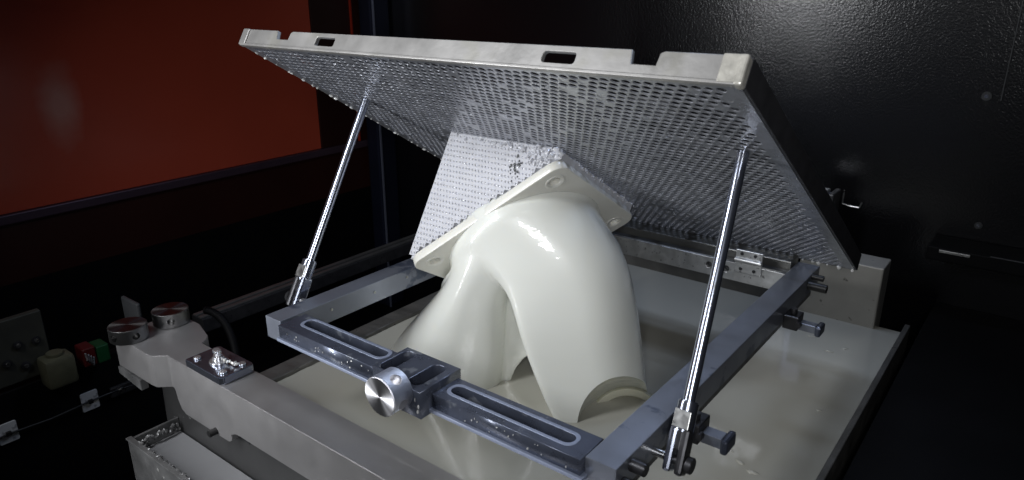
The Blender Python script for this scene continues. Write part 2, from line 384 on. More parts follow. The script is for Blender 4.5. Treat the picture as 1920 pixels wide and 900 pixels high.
# front lip in plane y=0 : sheet built in (x, z)
XZ = PM @ Matrix(((1, 0, 0, 0), (0, 0, 1, 0), (0, 1, 0, 0), (0, 0, 0, 1)))
outer = [(0, 0), (PW, 0), (PW, .037), (.932, .037), (.926, .034), (.924, .0165), (.888, .0165), (.884, .037), (.156, .034), (.150, .031), (.148, .0165), (.113, .0165), (.108, .034), (0, .034)]
lipm = sheet(outer, [rrect(.231, .284, .0095, .0265, .004, 4), rrect(.744, .800, .010, .0275, .005, 4)], .008, .0009, XZ)
obj('front_lip', lipm, 'lip', bp)
hm = bmesh.new(); bx(.0, PW, -.0065, .003, -.0022, .0032, .0014, hm)
for v in hm.verts: pass
hm.transform(PM); obj('lip_hem', hm, 'lip', bp)
co = bmesh.new(); bx(PW-.030, PW+.001, -.0085, .004, .0, .0375, .002, co)
co2 = bx(PW-.008, PW+.003, -.010, .008, -.003, .0375, .003, co)
co.transform(PM); obj('corner_cap', co, 'cap', bp)
co = bmesh.new(); bx(-.003, .018, -.007, .006, -.001, .034, .002, co); co.transform(PM); obj('corner_cap', co, 'lip', bp)
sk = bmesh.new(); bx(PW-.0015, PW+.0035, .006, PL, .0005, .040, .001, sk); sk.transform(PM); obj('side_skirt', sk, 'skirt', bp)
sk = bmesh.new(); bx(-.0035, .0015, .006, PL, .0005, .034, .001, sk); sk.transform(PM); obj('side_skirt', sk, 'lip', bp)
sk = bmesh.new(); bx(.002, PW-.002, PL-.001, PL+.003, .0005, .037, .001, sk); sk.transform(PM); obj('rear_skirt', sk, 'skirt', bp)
# wet resin film, clumps and hanging drops on the underside
fm = bmesh.new()
g = random.Random(5)
def blob(bm, c, sx, sy, sz, mtx, seed=0, sub=1):
    t = bmesh.new(); bmesh.ops.create_icosphere(t, subdivisions=sub, radius=1)
    for v in t.verts:
        v.co = Vector((v.co.x*sx, v.co.y*sy, v.co.z*sz))*(1+.35*noise.noise(v.co*1.5+Vector((seed*3.1, seed, 0))))
    t.transform(mtx @ Matrix.Translation(c) @ Matrix.Rotation(g.uniform(0, 3), 4, 'Z')); join(bm, t)
for i in range(110):
    blob(fm, (g.uniform(.03, PW-.03), g.uniform(.02, PL-.02), .0005), g.uniform(.003, .007), g.uniform(.003, .006), g.uniform(.0008, .0016), PM, i)
obj('resin_film', fm, 'plate', bp, smooth=True, kind='stuff')
dm = bmesh.new()
for i in range(46):
    u = PW*(i+.5)/46+g.uniform(-.008, .008); s = g.uniform(.001, .0026)*(1.7 if g.random() < .12 else 1)
    blob(dm, (u, PL-.002, -.001), s*1.5, s, s*1.4, PM, i+9, 2)
for i in range(40):
    v = PL*(i+.5)/40+g.uniform(-.01, .01); s = g.uniform(.0012, .003)
    blob(dm, (.003, v, 0), s, s*2, s, PM, i+60)
blob(dm, (PW-.006, PL-.004, -.003), .004, .004, .004, PM, 3, 2)
for uu, vv, s in ((.002, .003, .004), (PW-.012, .0, .004), (PW-.002, .0, .003), (.02, -.002, .002), (.886, -.002, .003), (.87, -.004, .002)): blob(dm, (uu, vv, .002), s, s, s, PM, int(uu*99))
obj('resin_drops', dm, 'drip', bp, smooth=True, kind='stuff')

# ------------------------------------------------------------------ printed duct (hangs under the plate)
pr = thing('printed_duct', (-.95, 1.28, -.26), 'glossy white resin forked duct hanging under the perforated plate', 'printed part')
PD = PM @ Matrix.Scale(-1, 4, (0, 0, 1))         # (u, v, d) d = distance below plate; mirrored, normals recalculated
def plw(u, v, d): return PM @ Vector((u, v, -d))
# square flange, inclined 43 degrees, thickness TH towards lower right
fu0, fd0, fu1, fd1 = .262, .303, .562, .016
QD = Vector((fu1-fu0, 0, -(fd1-fd0))); QL = QD.length; QD.normalize()     # local (x,y,z): z = -d
VD = Vector((0, 1, 0)); ND = QD.cross(VD).normalized()
if ND.x < 0: ND = -ND                                             # towards +u, downwards
TH = .020
FM = PM @ Matrix.Translation((fu0, .388, -fd0)) @ Matrix((QD, VD, ND)).transposed().to_4x4()
FW = .385
boltp = [(.042, .042), (QL-.042, .042), (.042, FW-.042), (QL-.042, FW-.042)]
fm_ = sheet(rrect(0, QL, 0, FW, .030, 7), [circ(x, y, .0125, 20) for x, y in boltp]+[circ(QL/2, FW/2, .11, 40)], TH, .0022, FM @ Matrix.Translation((0, 0, TH/2)))
obj('flange', fm_, 'flange', pr, smooth=True)
for x, y in boltp:
    ring = bmesh.new(); N_ = 24
    prof = [(.0225, 0.0), (.0222, .0008), (.0200, .0014), (.0165, .0006), (.0128, -.002)]
    rows = [[ring.verts.new((x+rr_*math.cos(2*math.pi*k/N_), y+rr_*math.sin(2*math.pi*k/N_), TH+zz)) for k in range(N_)] for rr_, zz in prof]
    for a, b_ in zip(rows, rows[1:]):
        for k in range(N_): ring.faces.new((a[k], a[(k+1) % N_], b_[(k+1) % N_], b_[k]))
    ring.faces.new([ring.verts.new((x+.0128*math.cos(2*math.pi*k/N_), y+.0128*math.sin(2*math.pi*k/N_), TH-.012)) for k in range(N_)])
    ring.transform(FM); obj('bolt_seat', ring, 'flange', pr, smooth=True)

# support wedge between flange and plate
sup = prism([(fu0+.001, -.0005), (fu0+.001, -fd0+.002), (fu1-.002, -fd1-.001), (fu1-.002, -.0005)], .3975, .765, 'y', .001)
sup.transform(PM); so = obj('support_core', sup, 'support', pr)
def in_tri(u, v):   # u across, v = d
    return v < fd0-(u-fu0)*(fd0-fd1)/(fu1-fu0)-.004
MT = PM @ Matrix(((1, 0, 0, 0), (0, 0, 1, .389), (0, -1, 0, 0), (0, 0, 0, 1)))     # (u, d, w) -> (u, .389+w, -d)
me, sc, sr = holes_mesh(fu0, fu1, 0, fd0, .0092, .0118, .0021, .0030, MT, closed=True, seed=8, mask=in_tri, rim=.0012, slant=.55, jitter=.16)
# all cells stay capped; dark lumps stand in for the shade of torn ones
obj('support_lattice', me, 'support', pr)
bd = bmesh.new()
for (u, v) in sc:
    if g.random() < .6 and in_tri(u, v):
        t = bmesh.new(); bmesh.ops.create_icosphere(t, subdivisions=1, radius=1); s = g.uniform(.6, 1.25)
        for q in t.verts: q.co = Vector((q.co.x*.0008*s, q.co.y*.0022*s, q.co.z*.0007*s))
        t.transform(MT @ Matrix.Translation((u+.0028, v+.0010, -.0005)) @ Matrix.Rotation(-.45, 4, 'Z')); join(bd, t)
obj('lattice_bead', bd, 'bead', pr, smooth=True, kind='stuff')
# torn rough foot of the supports along the plate and near the upper corner
rg = bmesh.new()
for i in range(70):
    u = fu0+.01+(fu1-fu0)*g.random()**.6; dd = g.uniform(0, .012)*(1+2*(u-fu0))
    s = g.uniform(.001, .003)*(1+1.2*(u-fu0)/.3)
    blob(rg, (u, .3885+g.uniform(-.002, .002), -dd), s*1.8, s*.5, s, PM, i, 2)
for i in range(60):
    v = g.uniform(.40, .76); s = g.uniform(.001, .0022)
    blob(rg, (fu1+g.uniform(-.002, .006), v, -g.uniform(0, .008)), s, s*1.4, s, PM, i+100, 2)
for i in range(26):
    blob(rg, (.525+g.uniform(-.035, .035), .387+g.uniform(-.003, .002), -.025-g.uniform(-.02, .015)), g.uniform(.002, .006), .002, g.uniform(.002, .006), PM, i+200, 2)
obj('support_residue', rg, 'support', pr, smooth=True, kind='stuff')
hk = bmesh.new()
for i in range(26):
    u = .468+g.gauss(0, .010); dd = .048+g.gauss(0, .018)
    if dd > .01 and in_tri(u, dd+.008):
        t = bmesh.new(); bmesh.ops.create_icosphere(t, subdivisions=1, radius=1)
        s = g.uniform(.6, 1.3)
        for q in t.verts: q.co = Vector((q.co.x*.0022*s, .0011*q.co.y, q.co.z*.0030*s))*(1+.4*noise.noise(q.co*3))
        t.transform(PM @ Matrix.Translation((u, .3878, -dd))); join(hk, t)
obj('hole_shade', hk, 'grey_dark', pr, kind='stuff')  # solid lumps on the face; shade of torn holes put into their colour

# body: horizontal sections given in the frame (right, depth, up) seen square-on
RV = Vector((math.cos(R(37.6)), math.sin(R(37.6)), 0)); BV = Vector((-math.sin(R(37.6)), math.cos(R(37.6)), 0))
def at(px, py, b):
    f = 1349.; p = math.radians(19.4)
    d = BV*math.cos(p)-Vector((0, 0, 1))*math.sin(p); u = BV*math.sin(p)+Vector((0, 0, 1))*math.cos(p)
    q = d+RV*(px-960)/f+u*(450-py)/f
    return Vector((0, 0, .62))+q*(b/q.dot(BV))
def loft(rings, bm):
    rows = [[bm.verts.new(p) for p in r_] for r_ in rings]; n = len(rows[0])
    for a, b_ in zip(rows, rows[1:]):
        for k in range(n): bm.faces.new((a[k], a[(k+1) % n], b_[(k+1) % n], b_[k]))
    bm.faces.new(rows[0]); bm.faces.new(rows[-1][::-1])
    return bm
NS = 96
def sec(py, l, r, b, hd, eL=2., eR=2., pyr=None, tb=0, db=0):
    A_ = at(l, py, b+db); B_ = at(r, py if pyr is None else pyr, b); c = (A_+B_)/2; a1 = (B_-A_)/2; a2 = (BV+Vector((0, 0, tb)))*hd
    out = []
    for k in range(NS):
        t = 2*math.pi*k/NS; x = math.cos(t); y = math.sin(t); e = eR if x > 0 else eL
        # blend superellipse
        s = (abs(x)**e+abs(y)**e)**(-1/e)
        if x < 0 and eL > 3.4 and db == 0: x *= 1-.42*min(1, (y*s+1)/1.6)
        out.append(c+a1*x*s+a2*y*s)
    return out
def smooth_secs(S_, n=5):
    """Catmull-Rom through the control rows"""
    out = []
    for i in range(len(S_)-1):
        p0 = S_[max(i-1, 0)]; p1 = S_[i]; p2 = S_[i+1]; p3 = S_[min(i+2, len(S_)-1)]
        for k in range(n):
            t = k/n
            out.append([.5*((2*b)+(c-a)*t+(2*a-5*b+4*c-d)*t*t+(3*b-a-3*c+d)*t**3) for a, b, c, d in zip(p0, p1, p2, p3)])
    out.append(S_[-1]); return out
body = bmesh.new()
fc = FM @ Vector((QL/2-.004, FW/2+.000, TH-.006)); f1 = (FM.to_3x3() @ Vector((1, 0, 0))).normalized(); f2 = (FM.to_3x3() @ Vector((0, 1, 0))).normalized(); f3 = (FM.to_3x3() @ Vector((0, 0, 1))).normalized()
def fring(off, r1, r2, sh=Vector((0, 0, 0))):
    # parametrised so that angle 0 points to the camera's right like sec()
    out = []
    for k in range(NS):
        t = 2*math.pi*k/NS
        dirw = RV*math.cos(t)+BV*math.sin(t)
        a = dirw.dot(f1); b_ = dirw.dot(f2)
        # map direction into flange plane
        L_ = math.hypot(a, b_); out.append(fc+sh+f3*off+f1*(a/L_*r1)+f2*(b_/L_*r2))
    return out
def shrink(ring, cx_, fac):
    c = sum(ring, Vector())/len(ring); return [c+cx_+(p-c)*fac for p in ring]
fc = FM @ Vector((QL/2, FW/2-.008, TH-.006))
r0 = fring(-.026, .190, .186); r1 = fring(.022, .181, .184, Vector((0, 0, -.008))-BV*.006)
def relax(rows, it=10):
    for _ in range(it):
        rows = [rows[0]]+[[(p+(a+c)*.5)*.5 for a, p, c in zip(rows[i-1], rows[i], rows[i+1])] for i in range(1, len(rows)-1)]+[rows[-1]]
    return rows
right = [r1, sec(535, 926, 1164, 1.51, .122, 3.5, 2.1, 458, -.5), sec(580, 958, 1186, 1.49, .124, 12, 2.1, 528, -.25), sec(632, 980, 1198, 1.475, .122, 14, 2.1, 600, -.1), sec(690, 1007, 1208, 1.455, .12, 14, 2.1), sec(760, 1038, 1215, 1.435, .115, 12, 2.2), sec(850, 1084, 1228, 1.42, .11, 4, 2.2)]
loft([r0]+relax(smooth_secs(right), 14), body)
left = [shrink(r1, f1*-.010, .93), sec(545, 824, 960, 1.56, .130, 2, 3.4, 515, -.35), sec(600, 776, 954, 1.575, .125, 2, 4, 588, -.15), sec(650, 735, 949, 1.58, .130, 2, 4), sec(720, 698, 943, 1.582, .136, 2, 3.5), sec(820, 656, 936, 1.585, .145, 2, 3)]
loft([shrink(r0, f1*-.010, .93)]+relax(smooth_secs(left), 8), body)
neck = [r1, sec(530, 828, 1166, 1.505, .118, 2.6, 2.1, 462, -.4, .075), sec(548, 830, 1150, 1.51, .092, 2.6, 2.1, 480, -.4, .075)]
loft([r0]+relax(smooth_secs(neck), 3), body)
# recessed web between the legs with an arched lower edge
pts = [(905, 470), (985, 480), (1020, 560), (1075, 720), (1052, 690), (1030, 672), (1005, 664), (985, 670), (968, 690), (956, 718), (948, 748), (905, 750)]
f_ = [body.verts.new(at(px, py, 1.50)) for px, py in pts]; k_ = [body.verts.new(at(px, py, 1.50)+BV*.09) for px, py in pts]
body.faces.new(f_); body.faces.new(k_[::-1])
for i in range(len(pts)): body.faces.new((f_[i], k_[i], k_[(i+1) % len(pts)], f_[(i+1) % len(pts)]))
bmesh.ops.recalc_face_normals(body, faces=body.faces[:])
tmp = bpy.data.meshes.new('tmp'); body.to_mesh(tmp); body.free()
to = bpy.data.objects.new('tmp', tmp); COL.objects.link(to)
rm = to.modifiers.new('r', 'REMESH'); rm.mode = 'VOXEL'; rm.voxel_size = .0036; rm.use_smooth_shade = True
dg = bpy.context.evaluated_depsgraph_get(); vm = bpy.data.meshes.new_from_object(to.evaluated_get(dg))
to.modifiers.clear(); to.data = vm
# polish the skin: strongly round the shoulders, lightly along the fork edge
nv = len(vm.vertices); P = np.empty(nv*3); vm.vertices.foreach_get('co', P); P = P.reshape(-1, 3)
E = np.empty(len(vm.edges)*2, dtype=np.int64); vm.edges.foreach_get('vertices', E); E = E.reshape(-1, 2)
deg = np.bincount(E.ravel(), minlength=nv)[:, None]
crotch = np.array(at(948, 545, 1.45))
wt = np.clip((P[:, 2:3]-crotch[2]-.01)/.06, 0, 1)
for it in range(22):
    A_ = np.zeros_like(P)
    for c_ in range(3):
        A_[:, c_] = np.bincount(E[:, 0], weights=P[E[:, 1], c_], minlength=nv)+np.bincount(E[:, 1], weights=P[E[:, 0], c_], minlength=nv)
    A_ /= deg
    w_ = wt*.6 if it >= 4 else np.maximum(wt*.6, .3)
    P = P+(A_-P)*w_
vm.vertices.foreach_set('co', P.ravel()); vm.update()
# round opening low on the right leg
cb = bmesh.new(); cA = at(1184, 812, 1.22); cB = at(1178, 806, 1.52); cax = (cB-cA).normalized(); cL = (cB-cA).length; cs1 = RV; cs2 = cax.cross(cs1).normalized()
crow = [[cb.verts.new(cA+cax*z_*cL+cs1*(r_*math.cos(2*math.pi*k/72))+cs2*(r_*math.sin(2*math.pi*k/72))) for k in range(72)] for z_, r_ in ((0, .122), (.42, .112), (.62, .086), (1, .078))]
for a_, b_ in zip(crow, crow[1:]):
    for k in range(72): cb.faces.new((a_[k], a_[(k+1) % 72], b_[(k+1) % 72], b_[k]))
cb.faces.new(crow[0]); cb.faces.new(crow[-1][::-1]); bmesh.ops.recalc_face_normals(cb, faces=cb.faces[:])
cme = bpy.data.meshes.new('cut'); cb.to_mesh(cme); cb.free(); cut = bpy.data.objects.new('cut', cme); COL.objects.link(cut)
bo = to.modifiers.new('b', 'BOOLEAN'); bo.operation = 'DIFFERENCE'; bo.object = cut; bo.solver = 'EXACT'
dg = bpy.context.evaluated_depsgraph_get(); bme = bpy.data.meshes.new_from_object(to.evaluated_get(dg))
bpy.data.objects.remove(to); bpy.data.objects.remove(cut)
bo_ = obj('duct_body', bme, 'cured', pr, smooth=True)
# inner sleeve seen through that opening
ri = bmesh.new(); N_ = 56
ax = (at(1176, 806, 1.46)-at(1182, 812, 1.22)).normalized(); cc = at(1178, 808, 1.39); t1 = RV; t2 = ax.cross(t1).normalized()
prof = [(.099, -.012), (.092, -.026), (.078, -.018), (.067, .03), (.064, .10), (.072, .10), (.088, .05)]
rows = [[ri.verts.new(cc+ax*z_+t1*(r_*math.cos(2*math.pi*k/N_))+t2*(r_*math.sin(2*math.pi*k/N_))) for k in range(N_)] for r_, z_ in prof]
for a, b_ in zip(rows, rows[1:]+rows[:1]):
    for k in range(N_): ri.faces.new((a[k], a[(k+1) % N_], b_[(k+1) % N_], b_[k]))
obj('inner_sleeve', ri, 'sleeve', pr, smooth=True)

# ------------------------------------------------------------------ tilting frame
fr = thing('platform_frame', (-.79, 1.2, -.04), 'blue-grey rectangular steel frame with slotted front bar around the print', 'frame')
obj('left_bar', bx(-1.189, -1.141, .735, 1.66, -.047, 0, .0012), 'frame', fr)
obj('right_bar', bx(-.437, -.387, .735, 1.69, -.047, 0, .0012), 'frame', fr)
def slotted(x0, x1, y0, y1, zt, h, slots):
    return sheet([(x0, y0), (x1, y0), (x1, y1), (x0, y1)], [rrect(a, b_, c, d, (d-c)/2*.98, 8) for a, b_, c, d in slots], h, .001, Matrix.Translation((0, 0, zt-h/2)))
obj('front_bar', slotted(-1.130, -.853, .7235, .787, .0005, .027, [(-1.098, -.872, .752, .780)]), 'frame_plain', fr)
obj('front_bar', slotted(-.720, -.4375, .7235, .787, .0005, .027, [(-.705, -.467, .743, .770)]), 'frame_plain', fr)
obj('front_ledge', bx(-1.135, -.432, .7195, .789, -.034, -.0275, .001), 'ledge', fr)
for sl in ((-1.100, -.870, .750, .782), (-.707, -.465, .741, .772)):
    x0, x1, y0, y1 = sl; r_ = (y1-y0)/2
    rg = sheet(rrect(x0-.003, x1+.003, y0-.003, y1+.003, r_, 8), [rrect(x0+.002, x1-.002, y0+.002, y1-.002, r_*.92, 8)], .0012, .0005, Matrix.Translation((0, 0, .0007)))
    obj('slot_chamfer', rg, 'ledge', fr)
# clamp block, two slotted halves
cbk = sheet([(-.850, .714), (-.800, .714), (-.790, .722), (-.780, .700), (-.724, .700), (-.724, .798), (-.850, .798)],
            [rrect(-.842, -.815, .718, .790, .0125, 8), rrect(-.768, -.740, .712, .786, .0125, 8)], .050, .0012, Matrix.Translation((0, 0, .012-.025)))
obj('clamp_block', cbk, 'frame_plain', fr)
obj('clamp_floor', bx(-.846, -.728, .718, .794, -.030, -.018, .0), 'dark_steel', fr)
# thumb knob: axis along Y, own frame so the turned face has radial sheen
def disc_knob(name, parent, mw, r, h, holes, m):
    t = bmesh.new(); bmesh.ops.create_cone(t, cap_ends=True, segments=56, radius1=r, radius2=r, depth=h)
    es = [e for e in t.edges if any(len(f.verts) > 4 for f in e.link_faces)]
    bmesh.ops.bevel(t, geom=es, offset=.0014, segments=2, affect='EDGES')
    me0 = bpy.data.meshes.new('k'); t.to_mesh(me0); t.free(); ko = bpy.data.objects.new('k', me0); COL.objects.link(ko)
    cs_ = bmesh.new()
    for a in holes: cyl((r*.6*math.cos(a), r*.6*math.sin(a), 0), (r*1.2*math.cos(a), r*1.2*math.sin(a), 0), h*.24, seg=20, bev=0, bm=cs_)
    me1 = bpy.data.meshes.new('c'); cs_.to_mesh(me1); cs_.free(); c_o = bpy.data.objects.new('c', me1); COL.objects.link(c_o)
    b_ = ko.modifiers.new('b', 'BOOLEAN'); b_.object = c_o; b_.solver = 'EXACT'
    dg = bpy.context.evaluated_depsgraph_get(); out = bpy.data.meshes.new_from_object(ko.evaluated_get(dg))
    bpy.data.objects.remove(ko); bpy.data.objects.remove(c_o)
    return local(name, out, m, parent, mw, smooth=True)
# local z -> -Y
KM = Matrix.Translation((-.775, .6815, .004)) @ Matrix(((1, 0, 0), (0, 0, -1), (0, 1, 0))).to_4x4()
disc_knob('thumb_knob', fr, KM, .0345, .042, [R(a) for a in (58, 178, 298, -20)], 'turned')
obj('knob_shaft', cyl((-.775, .700, .002), (-.775, .72, .002), .012, seg=20), 'dark_steel', fr, smooth=True)
# rear rail with slots and hinge
obj('rear_rail', sheet([(-1.139, -.050), (-.439, -.050), (-.439, -.004), (-1.139, -.004)], [circ(-.622, -.024, .008, 16), circ(-.578, -.024, .008, 16)], .012, .001,
    Matrix.Translation((0, 1.606, 0)) @ Matrix(((1, 0, 0, 0), (0, 0, 1, 0), (0, 1, 0, 0), (0, 0, 0, 1)))), 'frame_rear', fr)
obj('rear_rail_back', bx(-1.138, -.440, 1.6125, 1.64, -.047, -.007, .001), 'grey_dark', fr)
obj('rear_cross_bar', bx(-1.138, -.44, 1.642, 1.70, -.02, .012, .002), 'rail', fr)
obj('hinge_leaf', bx(-.555, -.492, 1.592, 1.5995, -.022, .034, .001), 'frame_rear', fr)
hp = bmesh.new()
cyl((-.555, 1.590, .010), (-.492, 1.590, .010), .006, seg=16, bm=hp)
obj('hinge_barrel', hp, 'frame_rear', fr, smooth=True)
hp = bmesh.new()
for x, z in ((-.540, -.012), (-.508, -.012), (-.540, .026), (-.508, .026)): hexbolt(hp, (x, 1.592, z), (0, -1, 0), .004, .003)
obj('hinge_screws', hp, 'dark_steel', fr, smooth=True, kind='stuff')
# side clamps on the right bar
def side_clamp(y, z, s=1.):
    b1 = bmesh.new(); bx(-.386, -.355, y-.022*s, y+.022*s, z-.022*s, z+.012*s, .002, b1)
    c = obj('side_clamp', b1, 'dark_steel', fr)
    p = bmesh.new(); bx(-.3545, -.322, y-.012*s, y+.012*s, z-.021*s, z-.003*s, .001, p); obj('clamp_stem', p, 'frame', c)
    p = bmesh.new(); bx(-.3215, -.309, y-.020*s, y+.020*s, z-.025*s, z+.001*s, .0045, p); obj('clamp_head', p, 'frame_plain', c)
    p = bmesh.new(); cyl((-.370, y-.004, z+.012), (-.370, y-.004, z+.024), .008*s, seg=20, bm=p); cyl((-.352, y-.018, z-.002), (-.352, y-.03, z-.002), .006, seg=16, bm=p); obj('clamp_screw', p, 'dark_steel', c, smooth=True)
side_clamp(.962, -.040); side_clamp(1.455, -.040, .9)
p = bmesh.new(); cyl((-.386, 1.60, -.018), (-.345, 1.60, -.018), .010, seg=20, bm=p); cyl((-.386, 1.625, -.005), (-.36, 1.625, -.005), .007, seg=16, bm=p)
obj('rear_bolt', p, 'rubber', fr, smooth=True)
p = bmesh.new(); cyl((-.386, .752, -.030), (-.356, .752, -.030), .009, seg=22, bm=p); cyl((-.356, .752, -.030), (-.343, .752, -.030), .0145, seg=24, bm=p); cyl((-.386, .776, -.014), (-.362, .776, -.014), .010, seg=20, bm=p)
obj('front_bolt', p, 'dark_steel', fr, smooth=True)
obj('under_channel', bx(-.432, -.392, .76, 1.66, -.066, -.0475, .001), 'dark_steel', fr)
# small screws and resin spots on the inner face of the left bar and the front bar
sp = bmesh.new()
for x, y, z, r_ in ((-1.1405, .812, -.030, .005), (-1.1405, .86, -.020, .003), (-1.1405, .98, -.022, .003), (-1.1405, 1.08, -.018, .003)):
    hexbolt(sp, (x, y, z), (1, 0, 0), r_, .0015)
obj('bar_screws', sp, 'steel', fr, smooth=True, kind='stuff')
sp = bmesh.new()
for i in range(46):
    x = g.uniform(-1.12, -.45)
    if -.86 < x < -.72: continue
    blob(sp, (x, .7222, g.uniform(-.022, -.004)), g.uniform(.0008, .002), .0006, g.uniform(.0008, .0022), Matrix(), i)
for x, z in ((-.735, -.005), (-.730, -.025), (-.752, -.002), (-.728, -.015)): blob(sp, (x, .6995, z), .002, .0006, .004, Matrix(), int(x*-999))
obj('resin_spots', sp, 'drip', fr, smooth=True, kind='stuff')

# ------------------------------------------------------------------ prop rods
def prop_rod(p0, p1, label, sx, rr=.0092):
    p0 = Vector(p0); p1 = Vector(p1); d = (p1-p0).normalized(); s = Vector((1, 0, 0)); n_ = d.cross(s).normalized()
    t = thing('prop_rod', p0, label, 'rod', 'prop rods under the tilted plate')
    obj('shaft', cyl(p0+d*.083, p1, rr, seg=32), 'chrome', t, smooth=True)
    cl = bmesh.new(); cyl(p0+d*.043, p0+d*.088, .0155, seg=32, bm=cl, bev=.002); obj('clevis', cl, 'chrome', t, smooth=True)
    Mx = Matrix.Translation(p0) @ Matrix((s, n_, d)).transposed().to_4x4()
    for a in (-1, 1):
        b_ = bmesh.new(); bx(a*.0092-.0063, a*.0092+.0063, -.0135, .0135, -.019, .050, .0045, b_); b_.transform(Mx); obj('fork', b_, 'chrome' if a*sx < 0 else 'dark_steel', t)
    f_ = bmesh.new(); bx(-.0125, .0125, -.0157, -.0125, .047, .074, .001, f_); f_.transform(Mx); obj('spanner_flat', f_, 'steel', t)
    f_ = bmesh.new(); bx(-.004, .004, -.011, .011, .016, .046, .001, f_); f_.transform(Mx); obj('fork_bridge', f_, 'dark_steel', t)
    pn = bmesh.new(); cyl(p0-s*.018*sx, p0+s*.018*sx, .007, seg=20, bm=pn); obj('pivot_pin', pn, 'dark_steel', t, smooth=True)
    hd = bmesh.new(); cyl(p0+s*.0165*sx, p0+s*.026*sx, .0125, seg=24, bm=hd); obj('pin_head', hd, 'dark_steel', t, smooth=True)
    st = bmesh.new(); cyl(p0-s*.017*sx, p0-s*.055*sx, .0065, seg=20, bm=st); cyl(p0-s*.040*sx, p0-s*.060*sx, .009, seg=20, bm=st); obj('stud', st, 'steel', t, smooth=True)
    ft = bmesh.new(); cyl(p1-d*.018, p1-d*.002, .0092, seg=24, bm=ft); obj('rod_tip', ft, 'steel', t, smooth=True)
    return t
prop_rod((-.350, .848, -.033), plw(.978, .246, .001), 'thick polished prop rod at right, foot clevis beyond the frame corner', 1)
prop_rod((-1.225, .836, -.010), plw(.132, .238, .001), 'thin-looking polished prop rod at left in front of orange window', -1)

# ------------------------------------------------------------------ recoater beam
rc = thing('recoater_beam', (-1.0, .67, -.25), 'long grey aluminium recoater beam across the lower left of the tank', 'beam')
top = [(-1.600, .607), (-1.452, .607), (-1.436, .609), (-1.411, .631), (.20, .631), (.20, .708), (-1.405, .708), (-1.424, .732), (-1.432, .736), (-1.500, .756), (-1.600, .756)]
ZT = -.120
u = prism(top, -.196, ZT, 'z', .0012); obj('beam_top', u, 'alu', rc)
# front cheek with its stepped lower outline
ch = [(-1.4105, -.194), (.20, -.194), (.20, -.219), (-1.172, -.219), (-1.185, -.222), (-1.196, -.228), (-1.196, -.240), (-1.209, -.250), (-1.372, -.250), (-1.388, -.243), (-1.398, -.225), (-1.404, -.2)]
obj('front_cheek', prism(ch[::-1], .6318, .650, 'y', .001), 'alu', rc)
obj('blade_plate', prism([(-1.52, -.395), (-1.51, -.197), (.2, -.197), (.2, -.41), (-1.50, -.41)], .6525, .668, 'y', .001), 'blade', rc)
ld = bmesh.new(); bx(-1.505, .2, .640, .652, -.425, -.408, .001, ld); bx(-1.505, .2, .632, .639, -.4255, -.418, .001, ld); obj('blade_rail', ld, 'frame_plain', rc)
obj('stop_pin', cyl((-1.255, .615, -.242), (-1.255, .635, -.242), .0075, seg=16), 'rubber', rc, smooth=True)
obj('notch_insert', bx(-1.198, -1.165, .650, .6515, -.247, -.218, .0005), 'dark_steel', rc)
# wedge strip under left head
obj('end_strip', prism([(-1.600, -.197), (-1.600, -.215), (-1.50, -.225), (-1.50, -.199)], .603, .62, 'y', .001), 'tray', rc)
# mounting pad with cap screws
mp_ = thing('mounting_pad', (-1.27, .668, ZT), 'shiny square chrome pad with four screws and centre bolt on beam', 'mount')
a = R(0)
obj('pad', prism([(-1.333, .630), (-1.213, .630), (-1.204, .638), (-1.204, .700), (-1.212, .708), (-1.328, .708), (-1.335, .701), (-1.335, .634)], ZT+.0008, ZT+.0175, 'z', .0016), 'chrome', mp_)
zt = ZT+.0175
for x, y in ((-1.317, .648), (-1.222, .648), (-1.317, .690), (-1.222, .690)):
    q = bmesh.new(); hexbolt(q, (x, y, zt+.0003), (0, 0, 1), .0078, .0035); obj('cap_screw', q, 'bright', mp_, smooth=True)
q = bmesh.new(); cyl((-1.270, .668, zt+.0002), (-1.270, .668, zt+.004), .019, seg=32, bm=q); obj('washer', q, 'bright', mp_, smooth=True)
q = bmesh.new(); cyl((-1.270, .668, zt+.0042), (-1.270, .668, zt+.013), .0125, seg=28, bm=q, bev=.002); cyl((-1.270, .668, zt+.0132), (-1.270, .668, zt+.020), .009, seg=28, bm=q, bev=.003); hexbolt(q, (-1.27, .668, zt+.020), (0, 0, 1), .0075, .006); obj('centre_bolt', q, 'bright', mp_, smooth=True)
q = bmesh.new()
for i in range(9): blob(q, (-1.258+i*.0045, .672+i*.0008, zt+.006+.002*math.sin(i*2)), .0022, .006, .003, Matrix(), i)
obj('dried_resin', q, 'drip', mp_, smooth=True, kind='stuff')
# adjusting collars
for i, (x, y, lab) in enumerate(((-1.556, .622, 'nearer drilled steel collar disc on left end of recoater beam'), (-1.560, .722, 'farther drilled steel collar disc on left end of recoater beam'))):
    c = thing('collar_disc', (x, y, ZT), lab, 'knob', 'drilled collar discs on beam end')
    disc_knob('disc', c, Matrix.Translation((x, y, ZT+.0175)), .040, .033, [R(a) for a in (-72, -2, 110, 200)] if i == 0 else [R(a) for a in (-100, -28, 110, 200)], 'turned_dark')
eb = thing('end_plate', (-1.9, .75, -.15), 'dark upright metal tab behind the two collar discs', 'bracket')
obj('tab', bx(-1.735, -1.655, .690, .700, -.16, -.090, .004), 'grey_dark', eb)
obj('tab_foot', bx(-1.72, -1.61, .64, .70, -.172, -.161, .002), 'dark_steel', eb)

